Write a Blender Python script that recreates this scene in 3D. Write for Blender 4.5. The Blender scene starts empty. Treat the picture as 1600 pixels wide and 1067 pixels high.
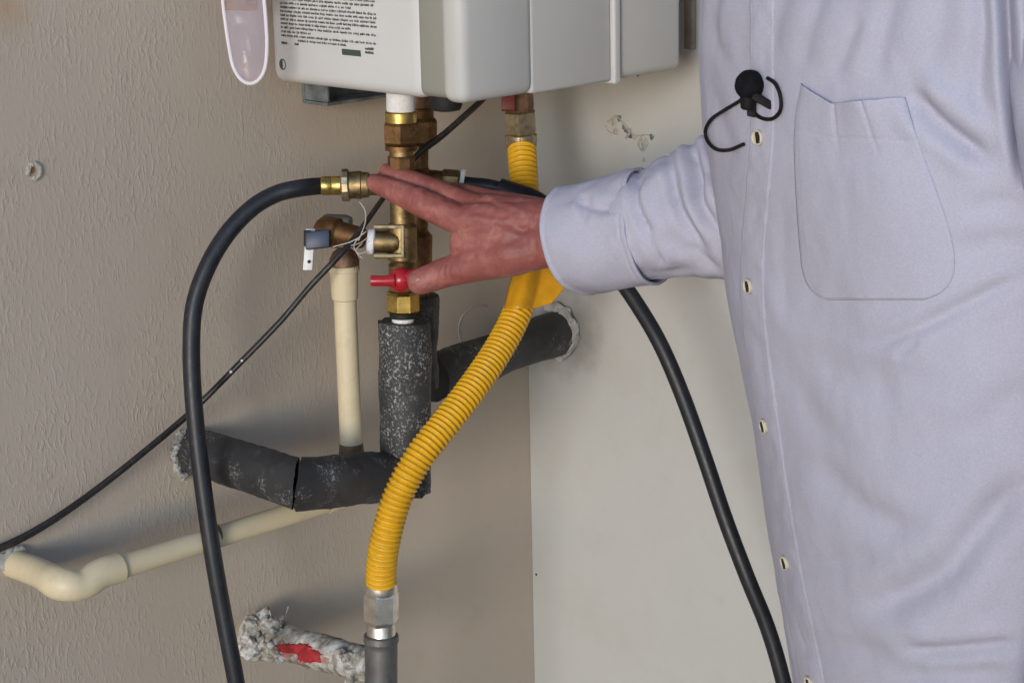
import bpy, bmesh, math, random
import numpy as np
from mathutils import Vector, Matrix, noise as mnoise
from mathutils.bvhtree import BVHTree
random.seed(7); np.random.seed(7)
scene = bpy.context.scene
COL = scene.collection

# ---------------------------------------------------------------- camera
# world: X = distance from the right wall, Y = distance from the left wall, Z up (metres)
FPX = 3200.0
yaw, pitch, roll = (math.radians(a) for a in (44.5, 14.5, -1.2))
FW = np.array([-math.cos(yaw)*math.cos(pitch), -math.sin(yaw)*math.cos(pitch), -math.sin(pitch)])
RT0 = np.array([-math.sin(yaw), math.cos(yaw), 0.0]); UP0 = np.cross(RT0, FW)
RT = math.cos(roll)*RT0 + math.sin(roll)*UP0
UP = -math.sin(roll)*RT0 + math.cos(roll)*UP0
CAM = np.array([1.50495, 1.45528, 1.65])
cd = bpy.data.cameras.new('camera'); cam = bpy.data.objects.new('camera', cd); COL.objects.link(cam)
cd.sensor_width = 36.0; cd.lens = FPX/1600*36.0; cd.clip_start = 0.05; cd.clip_end = 200
M = Matrix.Identity(4)
for i in range(3):
    M[i][0], M[i][1], M[i][2], M[i][3] = RT[i], UP[i], -FW[i], CAM[i]
cam.matrix_world = M
scene.camera = cam

# ---------------------------------------------------------------- light
SUN_DIR = np.array([1.0, 0.52, 0.15]); SUN_DIR /= np.linalg.norm(SUN_DIR)     # towards the light
EL = math.asin(SUN_DIR[2]); AZ = math.atan2(SUN_DIR[0], SUN_DIR[1])
w = bpy.data.worlds.new('World'); scene.world = w; w.use_nodes = True
nt = w.node_tree; bg = nt.nodes['Background']
sky = nt.nodes.new('ShaderNodeTexSky'); sky.sky_type = 'NISHITA'; sky.sun_disc = False
sky.sun_elevation = EL; sky.sun_rotation = AZ; sky.dust_density = 0.4; sky.air_density = 1.0; sky.ozone_density = 3.2
nt.links.new(sky.outputs[0], bg.inputs[0]); bg.inputs[1].default_value = 0.15
sd = bpy.data.lights.new('sun', 'SUN'); sd.energy = 0.84; sd.angle = math.radians(16); sd.color = (1.0, 0.985, 0.965)
sun = bpy.data.objects.new('sun', sd); COL.objects.link(sun)
sun.rotation_euler = Vector(SUN_DIR).to_track_quat('Z', 'Y').to_euler(); sun.location = (3, 3, 4)
vs = scene.view_settings
vs.view_transform = 'Standard'; vs.look = 'None'; vs.gamma = 1.0; vs.exposure = 0.92; vs.use_curve_mapping = False

# ---------------------------------------------------------------- helpers
def ray(x, y): return FW + RT*((x-800)/FPX) - UP*((y-533.5)/FPX)
def PY(x, y, Y): r = ray(x, y); return CAM + r*((Y-CAM[1])/r[1])
def PX(x, y, X): r = ray(x, y); return CAM + r*((X-CAM[0])/r[0])
def PD(x, y, d): return CAM + ray(x, y)*d
def proj(P):
    q = np.asarray(P) - CAM; d = q@FW
    return 800 + FPX*(q@RT)/d, 533.5 - FPX*(q@UP)/d, d
def smooth_path(pts, n):
    p = np.array(pts, float); k = p.shape[1]
    p = np.vstack([2*p[0]-p[1], p, 2*p[-1]-p[-2]])
    out = []
    m = len(p)-3
    for i in range(m):
        a, b, c, d = p[i:i+4]
        for t in np.linspace(0, 1, 24, endpoint=(i == m-1)):
            out.append(0.5*(2*b + (c-a)*t + (2*a-5*b+4*c-d)*t*t + (3*b-a-3*c+d)*t**3))
    out = np.array(out)
    s = np.r_[0, np.cumsum(np.linalg.norm(np.diff(out[:, :3], axis=0), axis=1))]
    t = np.linspace(0, s[-1], n)
    return np.stack([np.interp(t, s, out[:, j]) for j in range(k)], 1), t

def sweep(pts, rad, seg=16, cap=True, frame=None):
    """tube along pts (N,3) with radius per point"""
    P = np.asarray(pts, float); N = len(P)
    R = np.broadcast_to(np.asarray(rad, float), (N,))
    T = np.gradient(P, axis=0); T /= np.linalg.norm(T, axis=1)[:, None]
    u = np.array([0, 0, 1.0]) if abs(T[0][2]) < .9 else np.array([1.0, 0, 0])
    V = []; ang = np.arange(seg)*2*math.pi/seg
    for i in range(N):
        u = u - T[i]*(u@T[i]); u /= np.linalg.norm(u); v = np.cross(T[i], u)
        V.append(P[i] + R[i]*(np.cos(ang)[:, None]*u + np.sin(ang)[:, None]*v))
    V = np.vstack(V)
    F = [(i*seg+j, i*seg+(j+1) % seg, (i+1)*seg+(j+1) % seg, (i+1)*seg+j) for i in range(N-1) for j in range(seg)]
    if cap:
        F.append(tuple(range(seg))[::-1]); F.append(tuple((N-1)*seg+j for j in range(seg)))
    return V, F
def lathe(a, b, prof, seg=24, turn=0.0):
    """profile [(t 0..1 along a->b, radius)] revolved about a->b"""
    a = np.asarray(a, float); b = np.asarray(b, float); t = (b-a)/np.linalg.norm(b-a)
    u = np.array([0, 0, 1.0]) if abs(t[2]) < .9 else np.array([1.0, 0, 0])
    u = u - t*(u@t); u /= np.linalg.norm(u); v = np.cross(t, u)
    ang = np.arange(seg)*2*math.pi/seg + turn
    V = np.vstack([a + (b-a)*s + r*(np.cos(ang)[:, None]*u + np.sin(ang)[:, None]*v) for s, r in prof])
    N = len(prof)
    F = [(i*seg+j, i*seg+(j+1) % seg, (i+1)*seg+(j+1) % seg, (i+1)*seg+j) for i in range(N-1) for j in range(seg)]
    F.append(tuple(range(seg))[::-1]); F.append(tuple((N-1)*seg+j for j in range(seg)))
    return V, F
def box(lo, hi):
    lo = np.asarray(lo, float); hi = np.asarray(hi, float)
    V = np.array([[(lo, hi)[i][0], (lo, hi)[j][1], (lo, hi)[k][2]] for i in (0, 1) for j in (0, 1) for k in (0, 1)])
    F = [(0, 1, 3, 2), (4, 6, 7, 5), (0, 4, 5, 1), (2, 3, 7, 6), (0, 2, 6, 4), (1, 5, 7, 3)]
    return V, F
def obox(c, ax, half):
    """oriented box: centre, three axes, half sizes"""
    V, F = box((-1, -1, -1), (1, 1, 1)); A = [np.asarray(a, float)/np.linalg.norm(a) for a in ax]
    return np.asarray(c) + sum((V[:, i:i+1]*half[i])*A[i] for i in range(3)), F
def merge(*parts):
    V = []; F = []; o = 0
    for v, f in parts:
        V.append(np.asarray(v)); F += [tuple(i+o for i in q) for q in f]; o += len(v)
    return np.vstack(V), F
def link(o, parent=None):
    COL.objects.link(o)
    if parent is not None:
        o.parent = parent
        wl = Vector((0, 0, 0)); p = parent
        while p is not None:
            wl += p.location; p = p.parent
        o.location = -wl
    return o
def obj(name, vf, mat, parent=None, smooth=True, bevel=None, seg=2, label=None):
    V, F = vf
    me = bpy.data.meshes.new(name); me.from_pydata([tuple(map(float, v)) for v in V], [], F); me.validate()
    bm = bmesh.new(); bm.from_mesh(me); bmesh.ops.recalc_face_normals(bm, faces=bm.faces)
    if bevel:
        bmesh.ops.bevel(bm, geom=list(bm.edges), offset=bevel, segments=seg, profile=0.5, affect='EDGES', clamp_overlap=True)
    bm.to_mesh(me); bm.free()
    if smooth:
        me.shade_smooth()
        me.set_sharp_from_angle(angle=math.radians(38))
    me.materials.append(mat)
    o = bpy.data.objects.new(name, me)
    if label: o['label'] = label
    return link(o, parent)
def thing(name, label, cat, loc, group=None):
    o = bpy.data.objects.new(name, None); COL.objects.link(o); o.location = tuple(map(float, loc)); o.empty_display_size = .02
    return tag(o, label, cat, group)
def tag(o, label, cat, group=None, kind=None):
    if label: o['label'] = label
    if cat: o['category'] = cat
    if group: o['group'] = group
    if kind: o['kind'] = kind
    return o

# ---------------------------------------------------------------- materials
def mat(name, col, rough=.6, metal=0., spec=.5):
    m = bpy.data.materials.new(name); m.use_nodes = True
    b = m.node_tree.nodes['Principled BSDF']
    b.inputs['Base Color'].default_value = (*col, 1); b.inputs['Roughness'].default_value = rough
    b.inputs['Metallic'].default_value = metal; b.inputs['Specular IOR Level'].default_value = spec
    return m
def N(m, t): return m.node_tree.nodes.new(t)
def L(m, a, b): m.node_tree.links.new(a, b)
def coords(m, scale=(1, 1, 1)):
    tc = N(m, 'ShaderNodeTexCoord'); mp = N(m, 'ShaderNodeMapping'); mp.inputs['Scale'].default_value = scale
    L(m, tc.outputs['Object'], mp.inputs[0]); return mp.outputs[0]
def nz(m, scale, detail=4, rough=.55, sc=(1, 1, 1), dist=0.):
    n = N(m, 'ShaderNodeTexNoise'); n.inputs['Scale'].default_value = scale; n.inputs['Detail'].default_value = detail
    n.inputs['Roughness'].default_value = rough; n.inputs['Distortion'].default_value = dist
    L(m, coords(m, sc), n.inputs['Vector']); return n.outputs['Fac']
def ramp(m, fac, stops):
    r = N(m, 'ShaderNodeValToRGB'); e = r.color_ramp.elements
    while len(e) < len(stops): e.new(0.5)
    for i, (p, c) in enumerate(stops):
        e[i].position = p; e[i].color = (*c, 1) if len(c) == 3 else c
    L(m, fac, r.inputs[0]); return r.outputs[0]
def mixc(m, fac, a, b, mode='MIX'):
    x = N(m, 'ShaderNodeMix'); x.data_type = 'RGBA'; x.blend_type = mode
    for s, v in ((x.inputs[0], fac), (x.inputs[6], a), (x.inputs[7], b)):
        if isinstance(v, (int, float)): s.default_value = v
        elif isinstance(v, tuple): s.default_value = (*v, 1)
        else: L(m, v, s)
    return x.outputs[2]
def bsdf(m): return m.node_tree.nodes['Principled BSDF']
def bump(m, h, strength=.3, dist=.001, prev=None):
    b = N(m, 'ShaderNodeBump'); b.inputs['Strength'].default_value = strength; b.inputs['Distance'].default_value = dist
    L(m, h, b.inputs['Height'])
    if prev is not None: L(m, prev, b.inputs['Normal'])
    L(m, b.outputs[0], bsdf(m).inputs['Normal']); return b.outputs[0]
def setc(m, c): L(m, c, bsdf(m).inputs['Base Color'])
def setr(m, fac, lo, hi):
    r = N(m, 'ShaderNodeMapRange'); r.inputs[3].default_value = lo; r.inputs[4].default_value = hi
    L(m, fac, r.inputs[0]); L(m, r.outputs[0], bsdf(m).inputs['Roughness'])
def grime(name, col, rough, metal=0., var=.25, scale=40., bmp=.15, dirt=(.05, .04, .03), damt=.35, spec=.5):
    m = mat(name, col, rough, metal, spec)
    a = nz(m, scale, 5); lo = tuple(c*(1-var) for c in col); hi = tuple(min(1, c*(1+var)) for c in col)
    c = ramp(m, a, [(.3, lo), (.7, hi)])
    d = nz(m, scale*3.3, 6, .65)
    msk = ramp(m, d, [(.52, (0, 0, 0)), (.75, (damt,)*3)])
    setc(m, mixc(m, msk, c, dirt)); setr(m, d, max(.05, rough-.12), min(1, rough+.2))
    if bmp: bump(m, nz(m, scale*9, 4), bmp, .0006)
    return m

def wall_left_mat():
    m = mat('painted_stucco', (.40, .36, .31), .62)
    big = nz(m, 2.2, 3)
    c = ramp(m, big, [(.3, (.450, .378, .308)), (.7, (.50, .422, .346))])
    c = mixc(m, ramp(m, nz(m, 26, 5, .6), [(.55, (0, 0, 0)), (.8, (.35,)*3)]), c, (.37, .305, .24))
    c = mixc(m, ramp(m, nz(m, 1.0, 4, .6, (34, 34, 5)), [(.56, (0, 0, 0)), (.74, (.22,)*3)]), c, (.36, .31, .255))
    # rusty bloom in the paint near the top corner of view
    tc = N(m, 'ShaderNodeTexCoord'); st = PY(8, 8, 0)
    vd = N(m, 'ShaderNodeVectorMath'); vd.operation = 'DISTANCE'; vd.inputs[1].default_value = tuple(st)
    L(m, tc.outputs['Object'], vd.inputs[0])
    ad = N(m, 'ShaderNodeMath'); ad.operation = 'MULTIPLY_ADD'; ad.inputs[1].default_value = .05; L(m, nz(m, 60, 4), ad.inputs[0]); L(m, vd.outputs['Value'], ad.inputs[2])
    c = mixc(m, ramp(m, ad.outputs[0], [(.02, (.75,)*3), (.06, (0, 0, 0))]), c, (.44, .29, .17))
    setc(m, c)
    # combed/rolled texture: worm-like vertical welts
    w1 = nz(m, 1.0, 2, .5, (270, 270, 115), .35)
    h1 = ramp(m, w1, [(.50, (0, 0, 0)), (.66, (1, 1, 1))])
    patch = ramp(m, nz(m, 9, 4, .65), [(.38, (.08,)*3), (.62, (1, 1, 1))])
    h = mixc(m, 1.0, h1, patch, 'MULTIPLY')
    sx = N(m, 'ShaderNodeSeparateXYZ'); L(m, tc.outputs['Object'], sx.inputs[0])      # the roller stopped short of the corner
    h = mixc(m, 1.0, h, ramp(m, sx.outputs[0], [(.10, (.12,)*3), (.42, (1, 1, 1))]), 'MULTIPLY')
    b1 = bump(m, h, .34, .0014)
    b2 = bump(m, nz(m, 1.0, 4, .6, (420, 420, 260)), .13, .0006, b1)
    return m
def wall_right_mat():
    m = mat('smooth_painted_board', (.47, .45, .40), .55)
    c = ramp(m, nz(m, 3.5, 4), [(.3, (.505, .497, .472)), (.7, (.550, .547, .530))])
    c = mixc(m, ramp(m, nz(m, 30, 5, .65), [(.56, (0, 0, 0)), (.8, (.22,)*3)]), c, (.40, .365, .31))
    c = mixc(m, ramp(m, nz(m, 7, 4, .6), [(.50, (0, 0, 0)), (.72, (.45,)*3)]), c, (.44, .405, .35))
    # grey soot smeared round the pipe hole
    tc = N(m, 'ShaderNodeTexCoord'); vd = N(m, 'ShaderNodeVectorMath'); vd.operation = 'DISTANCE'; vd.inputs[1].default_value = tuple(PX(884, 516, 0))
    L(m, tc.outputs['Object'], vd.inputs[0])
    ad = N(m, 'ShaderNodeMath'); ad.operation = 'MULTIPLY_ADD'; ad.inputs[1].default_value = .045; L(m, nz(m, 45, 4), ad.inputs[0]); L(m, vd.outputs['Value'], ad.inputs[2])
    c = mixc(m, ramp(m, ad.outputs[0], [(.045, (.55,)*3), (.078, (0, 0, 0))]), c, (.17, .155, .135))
    setc(m, c)
    bump(m, nz(m, 1.0, 3, .5, (55, 55, 40)), .10, .002, bump(m, nz(m, 240, 3), .05, .0008))
    return m
def foam_mat(name, worn):
    m = mat(name, (.022, .022, .024), .62, 0, .45)
    base = ramp(m, nz(m, 18, 4), [(.3, (.024, .024, .026)), (.75, (.052, .051, .051))])
    spk = ramp(m, nz(m, 430, 5, .75), [(.545, (0, 0, 0)), (.60, (1, 1, 1))])
    zone = ramp(m, nz(m, 30, 4, .62), [(.62-worn*.26, (0, 0, 0)), (.74-worn*.22, (1, 1, 1))])
    f = mixc(m, 1.0, spk, zone, 'MULTIPLY')
    c = mixc(m, f, base, (.44, .43, .41))
    dust = ramp(m, nz(m, 60, 5, .7), [(.55, (0, 0, 0)), (.85, (.35,)*3)])
    setc(m, mixc(m, dust, c, (.19, .18, .165)))
    bump(m, nz(m, 260, 5, .65), .45, .0012)
    return m
def crust_mat():
    m = mat('crusted_foam', (.4, .38, .34), .9, 0, .2)
    c = ramp(m, nz(m, 75, 6, .7), [(.30, (.07, .06, .045)), (.43, (.27, .24, .20)), (.54, (.50, .475, .43)), (.68, (.72, .71, .69))])
    setc(m, c); bump(m, nz(m, 200, 5, .65), .6, .002); return m
def brass_mat(name, col, rough, dark):
    m = mat(name, col, rough, 1.0)
    c = ramp(m, nz(m, 70, 5, .65), [(.3, tuple(x*.55 for x in col)), (.6, col), (.8, tuple(min(1, x*1.15) for x in col))])
    t = ramp(m, nz(m, 210, 6, .7), [(.5, (0, 0, 0)), (.72, (dark,)*3)])
    setc(m, mixc(m, t, c, (.07, .045, .025))); setr(m, nz(m, 130, 5, .7), rough-.1, rough+.3)
    bump(m, nz(m, 700, 4, .7), .25, .0006); return m
def skin_mat():
    m = mat('weathered_skin', (.40, .19, .15), .5, 0, .4); b = bsdf(m)
    b.inputs['Subsurface Weight'].default_value = .15; b.inputs['Subsurface Radius'].default_value = (.006, .002, .001)
    b.inputs['Subsurface Scale'].default_value = 1.0
    c = ramp(m, nz(m, 42, 5, .7), [(.30, (.245, .072, .062)), (.5, (.300, .094, .080)), (.70, (.41, .165, .135))])
    spot = ramp(m, nz(m, 170, 3, .6), [(.60, (0, 0, 0)), (.74, (.40,)*3)])
    c = mixc(m, spot, c, (.20, .06, .045))
    setc(m, c)
    v = N(m, 'ShaderNodeTexVoronoi'); v.inputs['Scale'].default_value = 620; v.feature = 'DISTANCE_TO_EDGE'; L(m, coords(m), v.inputs['Vector'])
    e = ramp(m, v.outputs['Distance'], [(0., (0, 0, 0)), (.14, (1, 1, 1))])
    b1 = bump(m, e, .16, .0005)
    bump(m, nz(m, 1.0, 4, .6, (150, 150, 300)),   .10, .001, b1)
    return m
def cloth_mat():
    m = mat('lavender_grey_cotton', (.47, .465, .55), .85, 0, .2); b = bsdf(m)
    b.inputs['Specular IOR Level'].default_value = .08; b.inputs['Roughness'].default_value = 1.0
    c = ramp(m, nz(m, 6, 3), [(.3, (.442, .432, .522)), (.7, (.480, .470, .568))])
    gr = ramp(m, nz(m, 1.0, 3, .7, (620, 620, 900)), [(.3, (.90,)*3), (.7, (1.08,)*3)])
    setc(m, mixc(m, 1.0, c, gr, 'MULTIPLY'))
    wv = nz(m, 1.0, 3, .7, (620, 620, 900))
    b1 = bump(m, wv, .14, .0006)
    bump(m, nz(m, 60, 5, .6), .10, .003, b1)
    return m
def paint_mat(name, col, rough=.35):
    m = mat(name, col, rough, 0, .5)
    c = ramp(m, nz(m, 9, 4), [(.3, tuple(x*.965 for x in col)), (.7, tuple(min(1, x*1.02) for x in col))])
    d = ramp(m, nz(m, 110, 6, .7), [(.66, (0, 0, 0)), (.84, (.25,)*3)])
    setc(m, mixc(m, d, c, (.36, .33, .28))); setr(m, nz(m, 14, 4), rough-.06, rough+.14)
    bump(m, nz(m, 420, 3), .035, .0006); return m
def plastic_film():
    m = bpy.data.materials.new('clear_pouch_film'); m.use_nodes = True; t = m.node_tree; t.nodes.clear()
    o = t.nodes.new('ShaderNodeOutputMaterial'); tr = t.nodes.new('ShaderNodeBsdfTransparent'); tr.inputs[0].default_value = (.93, .90, .92, 1)
    df = t.nodes.new('ShaderNodeBsdfPrincipled'); df.inputs['Base Color'].default_value = (.62, .53, .57, 1); df.inputs['Roughness'].default_value = .16
    n = t.nodes.new('ShaderNodeTexNoise'); n.inputs['Scale'].default_value = 60; n.inputs['Detail'].default_value = 4
    tc = t.nodes.new('ShaderNodeTexCoord'); t.links.new(tc.outputs['Object'], n.inputs['Vector'])
    bp = t.nodes.new('ShaderNodeBump'); bp.inputs['Strength'].default_value = .5; bp.inputs['Distance'].default_value = .003
    t.links.new(n.outputs['Fac'], bp.inputs['Height']); t.links.new(bp.outputs[0], df.inputs['Normal'])
    mx = t.nodes.new('ShaderNodeMixShader'); mx.inputs[0].default_value = .30
    t.links.new(tr.outputs[0], mx.inputs[1]); t.links.new(df.outputs[0], mx.inputs[2]); t.links.new(mx.outputs[0], o.inputs[0]); return m

MT = dict(
    wall_l=wall_left_mat(), wall_r=wall_right_mat(),
    floor=grime('concrete_floor', (.30, .285, .26), .8, 0, .15, 6, .1),
    white=paint_mat('white_enamel', (.62, .608, .598), .34), panel=paint_mat('grey_white_enamel', (.56, .547, .52), .36),
    band=paint_mat('grey_gasket', (.29, .28, .24), .55), ink=mat('label_ink', (.055, .055, .055), .6),
    ink2=mat('label_ink_green', (.05, .075, .06), .6),
    galv=grime('galvanised_steel', (.20, .225, .24), .55, .6, .45, 55, .3),
    zinc=grime('zinc_plated_steel', (.82, .75, .66), .30, .95, .2, 60, .25, (.20, .15, .10), .45),
    steel=grime('dark_steel_pipe', (.17, .165, .16), .48, .6, .2, 40, .3, (.07, .045, .03), .5),
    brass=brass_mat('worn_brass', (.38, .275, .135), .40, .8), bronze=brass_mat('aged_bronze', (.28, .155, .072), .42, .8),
    bright=brass_mat('bright_brass', (.74, .52, .16), .24, .3), copper=brass_mat('dull_copper', (.36, .225, .15), .5, .6),
    dullb=brass_mat('dull_brass', (.40, .33, .20), .5, .5),
    pale=brass_mat('pale_brass_nut', (.60, .50, .33), .32, .5),
    ptfe=grime('white_sealant_tape', (.78, .77, .78), .6, 0, .08, 200, .5, (.3, .28, .25), .4),
    cpvc=grime('cream_plastic_pipe', (.70, .585, .39), .42, 0, .05, 18, .06, (.30, .20, .10), .22),
    rubber=grime('black_rubber_hose', (.012, .0135, .019), .42, 0, .3, 60, .12, (.09, .085, .08), .2),
    cable=grime('black_cable_sheath', (.018, .015, .014), .38, 0, .3, 60, .08, (.10, .07, .05), .5),
    foam=foam_mat('worn_pipe_foam', 1.0), foam2=foam_mat('pipe_foam', .45),
    crust=crust_mat(), yellow=grime('yellow_coated_gas_hose', (.74, .405, .016), .40, 0, .08, 45, .06, (.30, .14, .01), .35),
    ytag=grime('yellow_plastic_tag', (.66, .32, .010), .33, 0, .12, 60, .1, (.45, .20, .0), .3),
    red=mat('red_vinyl_lever', (.40, .012, .022), .28), redp=grime('red_thread_paint', (.40, .022, .026), .5, 0, .4, 90, .5, (.08, .01, .01), .6),
    pinkp=grime('pink_thread_paint', (.50, .22, .20), .7, 0, .3, 200, .4, (.3, .05, .05), .4),
    maroon=grime('maroon_seal', (.20, .03, .03), .5, 0, .3, 90, .3),
    beige=grime('painted_over_filler', (.42, .38, .325), .8, 0, .2, 120, .6, (.20, .18, .15), .5),
    plaster=grime('white_filler', (.40, .39, .37), .9, 0, .2, 80, .9, (.25, .22, .18), .4),
    blue=mat('blue_lever_grip', (.035, .05, .095), .45), tagw=paint_mat('white_plastic', (.72, .72, .72), .4),
    black=mat('black_void', (.008, .008, .008), .7), foamball=grime('black_mic_foam', (.010, .010, .012), .95, 0, .3, 200, .8, (.02, .02, .02), .2, .1),
    miccable=mat('black_mic_cable', (.006, .006, .007), .65, 0, .25),
    skin=skin_mat(), nail=mat('finger_nail', (.33, .135, .115), .3), cloth=cloth_mat(),
    trouser=grime('dark_work_trousers', (.055, .06, .075), .9, 0, .1, 60, .2),
    button=mat('cream_button', (.62, .55, .42), .3), film=plastic_film(), rim=mat('pouch_rim', (.80, .72, .75), .25),
    card=grime('brown_card', (.30, .17, .09), .7, 0, .3, 40, .2), ceil=mat('ceiling_paint', (.62, .60, .56), .8),
    lint=mat('white_tape_strand', (.46, .42, .38), .85),
)

# ---------------------------------------------------------------- structure
def sheet(a, b, c, d): return np.array([a, b, c, d], float), [(0, 1, 2, 3)]
wl = obj('wall_left', box((-.12, -.12, -.02), (3.0, 0, 2.7)), MT['wall_l'], smooth=False)
tag(wl, 'beige rough-textured wall on the left carrying the heater and pipes', 'wall', kind='structure')
wr = obj('wall_right', box((-.12, .0004, -.02), (0, 3.0, 2.7)), MT['wall_r'], smooth=False)
tag(wr, 'smooth pale wall meeting the textured wall in the corner', 'wall', kind='structure')
fl = obj('floor', box((-.2, -.2, -.3), (30, 30, 0)), MT['floor'], smooth=False)
tag(fl, 'grey concrete floor below the heater', 'floor', kind='structure')

def blob(c, r, mt, name, parent, nrm=None, flat=1.0, rough=.35, freq=70, sub=4, label=None, seed=0., kind=None):
    bm = bmesh.new(); bmesh.ops.create_icosphere(bm, subdivisions=sub, radius=1)
    c = Vector(c); nv = Vector(nrm) if nrm is not None else None
    r = (r, r, r) if isinstance(r, (int, float)) else r
    for v in bm.verts:
        p = Vector((v.co.x*r[0], v.co.y*r[1], v.co.z*r[2]))
        k = 1 + rough*(mnoise.fractal((p+c+Vector((seed, 0, 0)))*freq, 1.0, 2.0, 4))
        p *= k
        if nv is not None: p -= nv*(p.dot(nv)*(1-flat))
        v.co = p + c
    V = [tuple(v.co) for v in bm.verts]; F = [tuple(v.index for v in f.verts) for f in bm.faces]; bm.free()
    o = obj(name, (V, F), mt, parent, label=label)
    return o

# chipped anchor hole in the left wall
c = PY(52, 268, 0)
th = np.linspace(-.5, 2*math.pi-1.3, 40)
ringp = [c + np.array([math.cos(t)*.0058, .0006+.0012*random.random(), math.sin(t)*.0062]) + np.random.randn(3)*.0005*np.array([1, .3, 1]) for t in th]
obj('wall_plug', sweep(smooth_path(ringp, 60)[0], .0019, 8), MT['beige'], wl)
obj('plug_hole', lathe(c+np.array([.001, -.002, .001]), c+np.array([.001, .0006, .001]), [(0, .0028), (1, .0028)], 10), MT['card'], wl)
# smeared sealant on the right wall, loop of old filler and small nail holes
sm = []
for (pts, r) in (([(950, 190), (962, 182), (972, 190), (984, 206), (978, 216)], 2.2), ([(985, 200), (990, 212), (1000, 212), (1010, 211), (1024, 213)], 1.4),
                 ([(1003, 214), (998, 226), (1005, 236), (1012, 226), (1008, 216)], 2.4), ([(946, 196), (952, 206), (966, 210)], 1.2)):
    q = [PX(x, y, 0)+np.array([.0004, 0, 0]) for x, y in pts]
    sp, _ = smooth_path(q, 30)
    obj('sealant_smear', sweep(sp, [.0007*r*(0.7+.6*mnoise.noise(Vector(p)*300)) for p in sp], 8), MT['beige'], wr)
for x, y, r, m_ in ((958, 190, .004, 'beige'), (968, 186, .003, 'galv'), (976, 200, .0035, 'galv'), (983, 210, .0045, 'galv'), (992, 214, .003, 'beige'), (962, 206, .003, 'beige'), (1006, 228, .003, 'plaster'), (1018, 214, .0022, 'galv'), (1006, 250, .0022, 'plaster')):
    blob(PX(x, y, 0), (.0009, r, r*1.2), MT[m_], 'sealant_smear', wr, rough=.8, freq=170, sub=3, seed=x)
for x, y in ((997, 118), (836, 897)):
    p = PX(x, y, 0) if x > 850 else PX(x+2, y, 0)
    obj('nail_hole', lathe(p-np.array([.001, 0, 0]), p+np.array([.0006, 0, 0]), [(0, .0016), (1, .0013)], 8), MT['black'], wr)

# ---------------------------------------------------------------- water heater
HX1, HZ = .353, 1.4215
heater = thing('water_heater', 'white tankless water heater with printed label on its side, hung in the corner', 'water heater', (.2, .12, HZ))
def rbox(lo, hi, r, seg=4):
    """box whose edges are rounded by r"""
    V, F = box(lo, hi); bm = bmesh.new()
    vs_ = [bm.verts.new(tuple(v)) for v in V]
    for f in F: bm.faces.new([vs_[i] for i in f])
    bmesh.ops.recalc_face_normals(bm, faces=bm.faces)
    bmesh.ops.bevel(bm, geom=list(bm.edges), offset=r, segments=seg, profile=.5, affect='EDGES')
    bm.verts.index_update()
    out = ([tuple(v.co) for v in bm.verts], [tuple(v.index for v in f.verts) for f in bm.faces]); bm.free(); return out
ZT = HZ + .62
obj('case', rbox((.062, .030, HZ), (HX1, .2255, ZT), .011), MT['white'], heater)
obj('gasket_band', rbox((.064, .218, HZ+.002), (HX1-.0015, .256, ZT-.002), .008), MT['band'], heater)
YF0, YF1 = .2475, .274
def fx(x): return float(PY(x, 110, YF1)[0])
xa, xb, xc, xd = fx(833.5), fx(837), fx(957), fx(968)
xe = .074
obj('front_panel', rbox((xb+.0006, YF0, HZ-.0005), (HX1+.0005, YF1, ZT), .0095), MT['panel'], heater)
obj('front_panel', rbox((xc, YF0, HZ-.0005), (xa+.0012, YF1-.0012, ZT), .003), MT['panel'], heater)
obj('trim_strip', rbox((xd, YF0, HZ-.003), (xc-.0004, YF1+.0022, ZT), .0022), MT['white'], heater)
obj('front_panel', rbox((xe, YF0, HZ-.0005), (xd-.0004, YF1-.002, ZT), .008), MT['panel'], heater)
# printed label: lines of tiny print on the side face
VV = []; FF = []
def quad(y0, y1, z0, z1, x=HX1+.0003, sk=0.):
    b = len(VV); VV.extend([(x, y0, z0), (x, y1, z0), (x, y1+sk, z1), (x, y0+sk, z1)]); FF.append((b, b+1, b+2, b+3))
def side(px, py): p = PX(px, py, HX1); return p[1], p[2]
ya, za = side(440, 57); yb, _ = side(590, 72)
pitch_z = .00352
for k in range(-6, 13):
    z0 = za - (k-9)*pitch_z + pitch_z*3 if False else za + (9-k)*pitch_z
    end = yb - ya
    if k in (1, 6): end *= .75
    if k == 9: end *= 1.0
    if k == 8: end *= .32
    start = 0.
    if k == 10: start = .022; end = .086
    if k in (11, 12): continue
    y = ya + start
    while y < ya + end - .002:
        wl_ = random.choice((2, 3, 4, 5, 6, 7, 8, 9))
        for i in range(wl_):
            cw = random.uniform(.0008, .0013)
            if y + cw > ya + end: break
            h = random.choice((.0016, .0016, .0016, .0022, .0022)); dz = -.0005 if random.random() < .12 else 0
            quad(y, y+cw*.55, z0+dz, z0+h, sk=.0001)
            if random.random() < .85: quad(y+cw*.55, y+cw, z0+random.choice((0, .0006)), z0+random.choice((.0011, .0016)))
            y += cw + .00022
        y += random.uniform(.0009, .0016)
for (px, py, n) in ((440, 69, 6), (461, 71, 4), (571, 78, 8), (571, 84, 8)):
    y, z = side(px, py)
    for i in range(n): quad(y, y+.0011, z, z+random.choice((.0016, .0022))); y += .00135
obj('printed_text', (VV, FF), MT['ink'], heater, smooth=False)['kind'] = 'stuff'
VV = []; FF = []
y0, z0 = side(535, 85); y1, z1 = side(564, 76)
quad(y0, y1, z0-.0006, z0+.0046, sk=-.0004)
obj('printed_block', (VV, FF), MT['ink2'], heater, smooth=False)
y0, z0 = side(442, 101)
VV = []; FF = []
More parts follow.
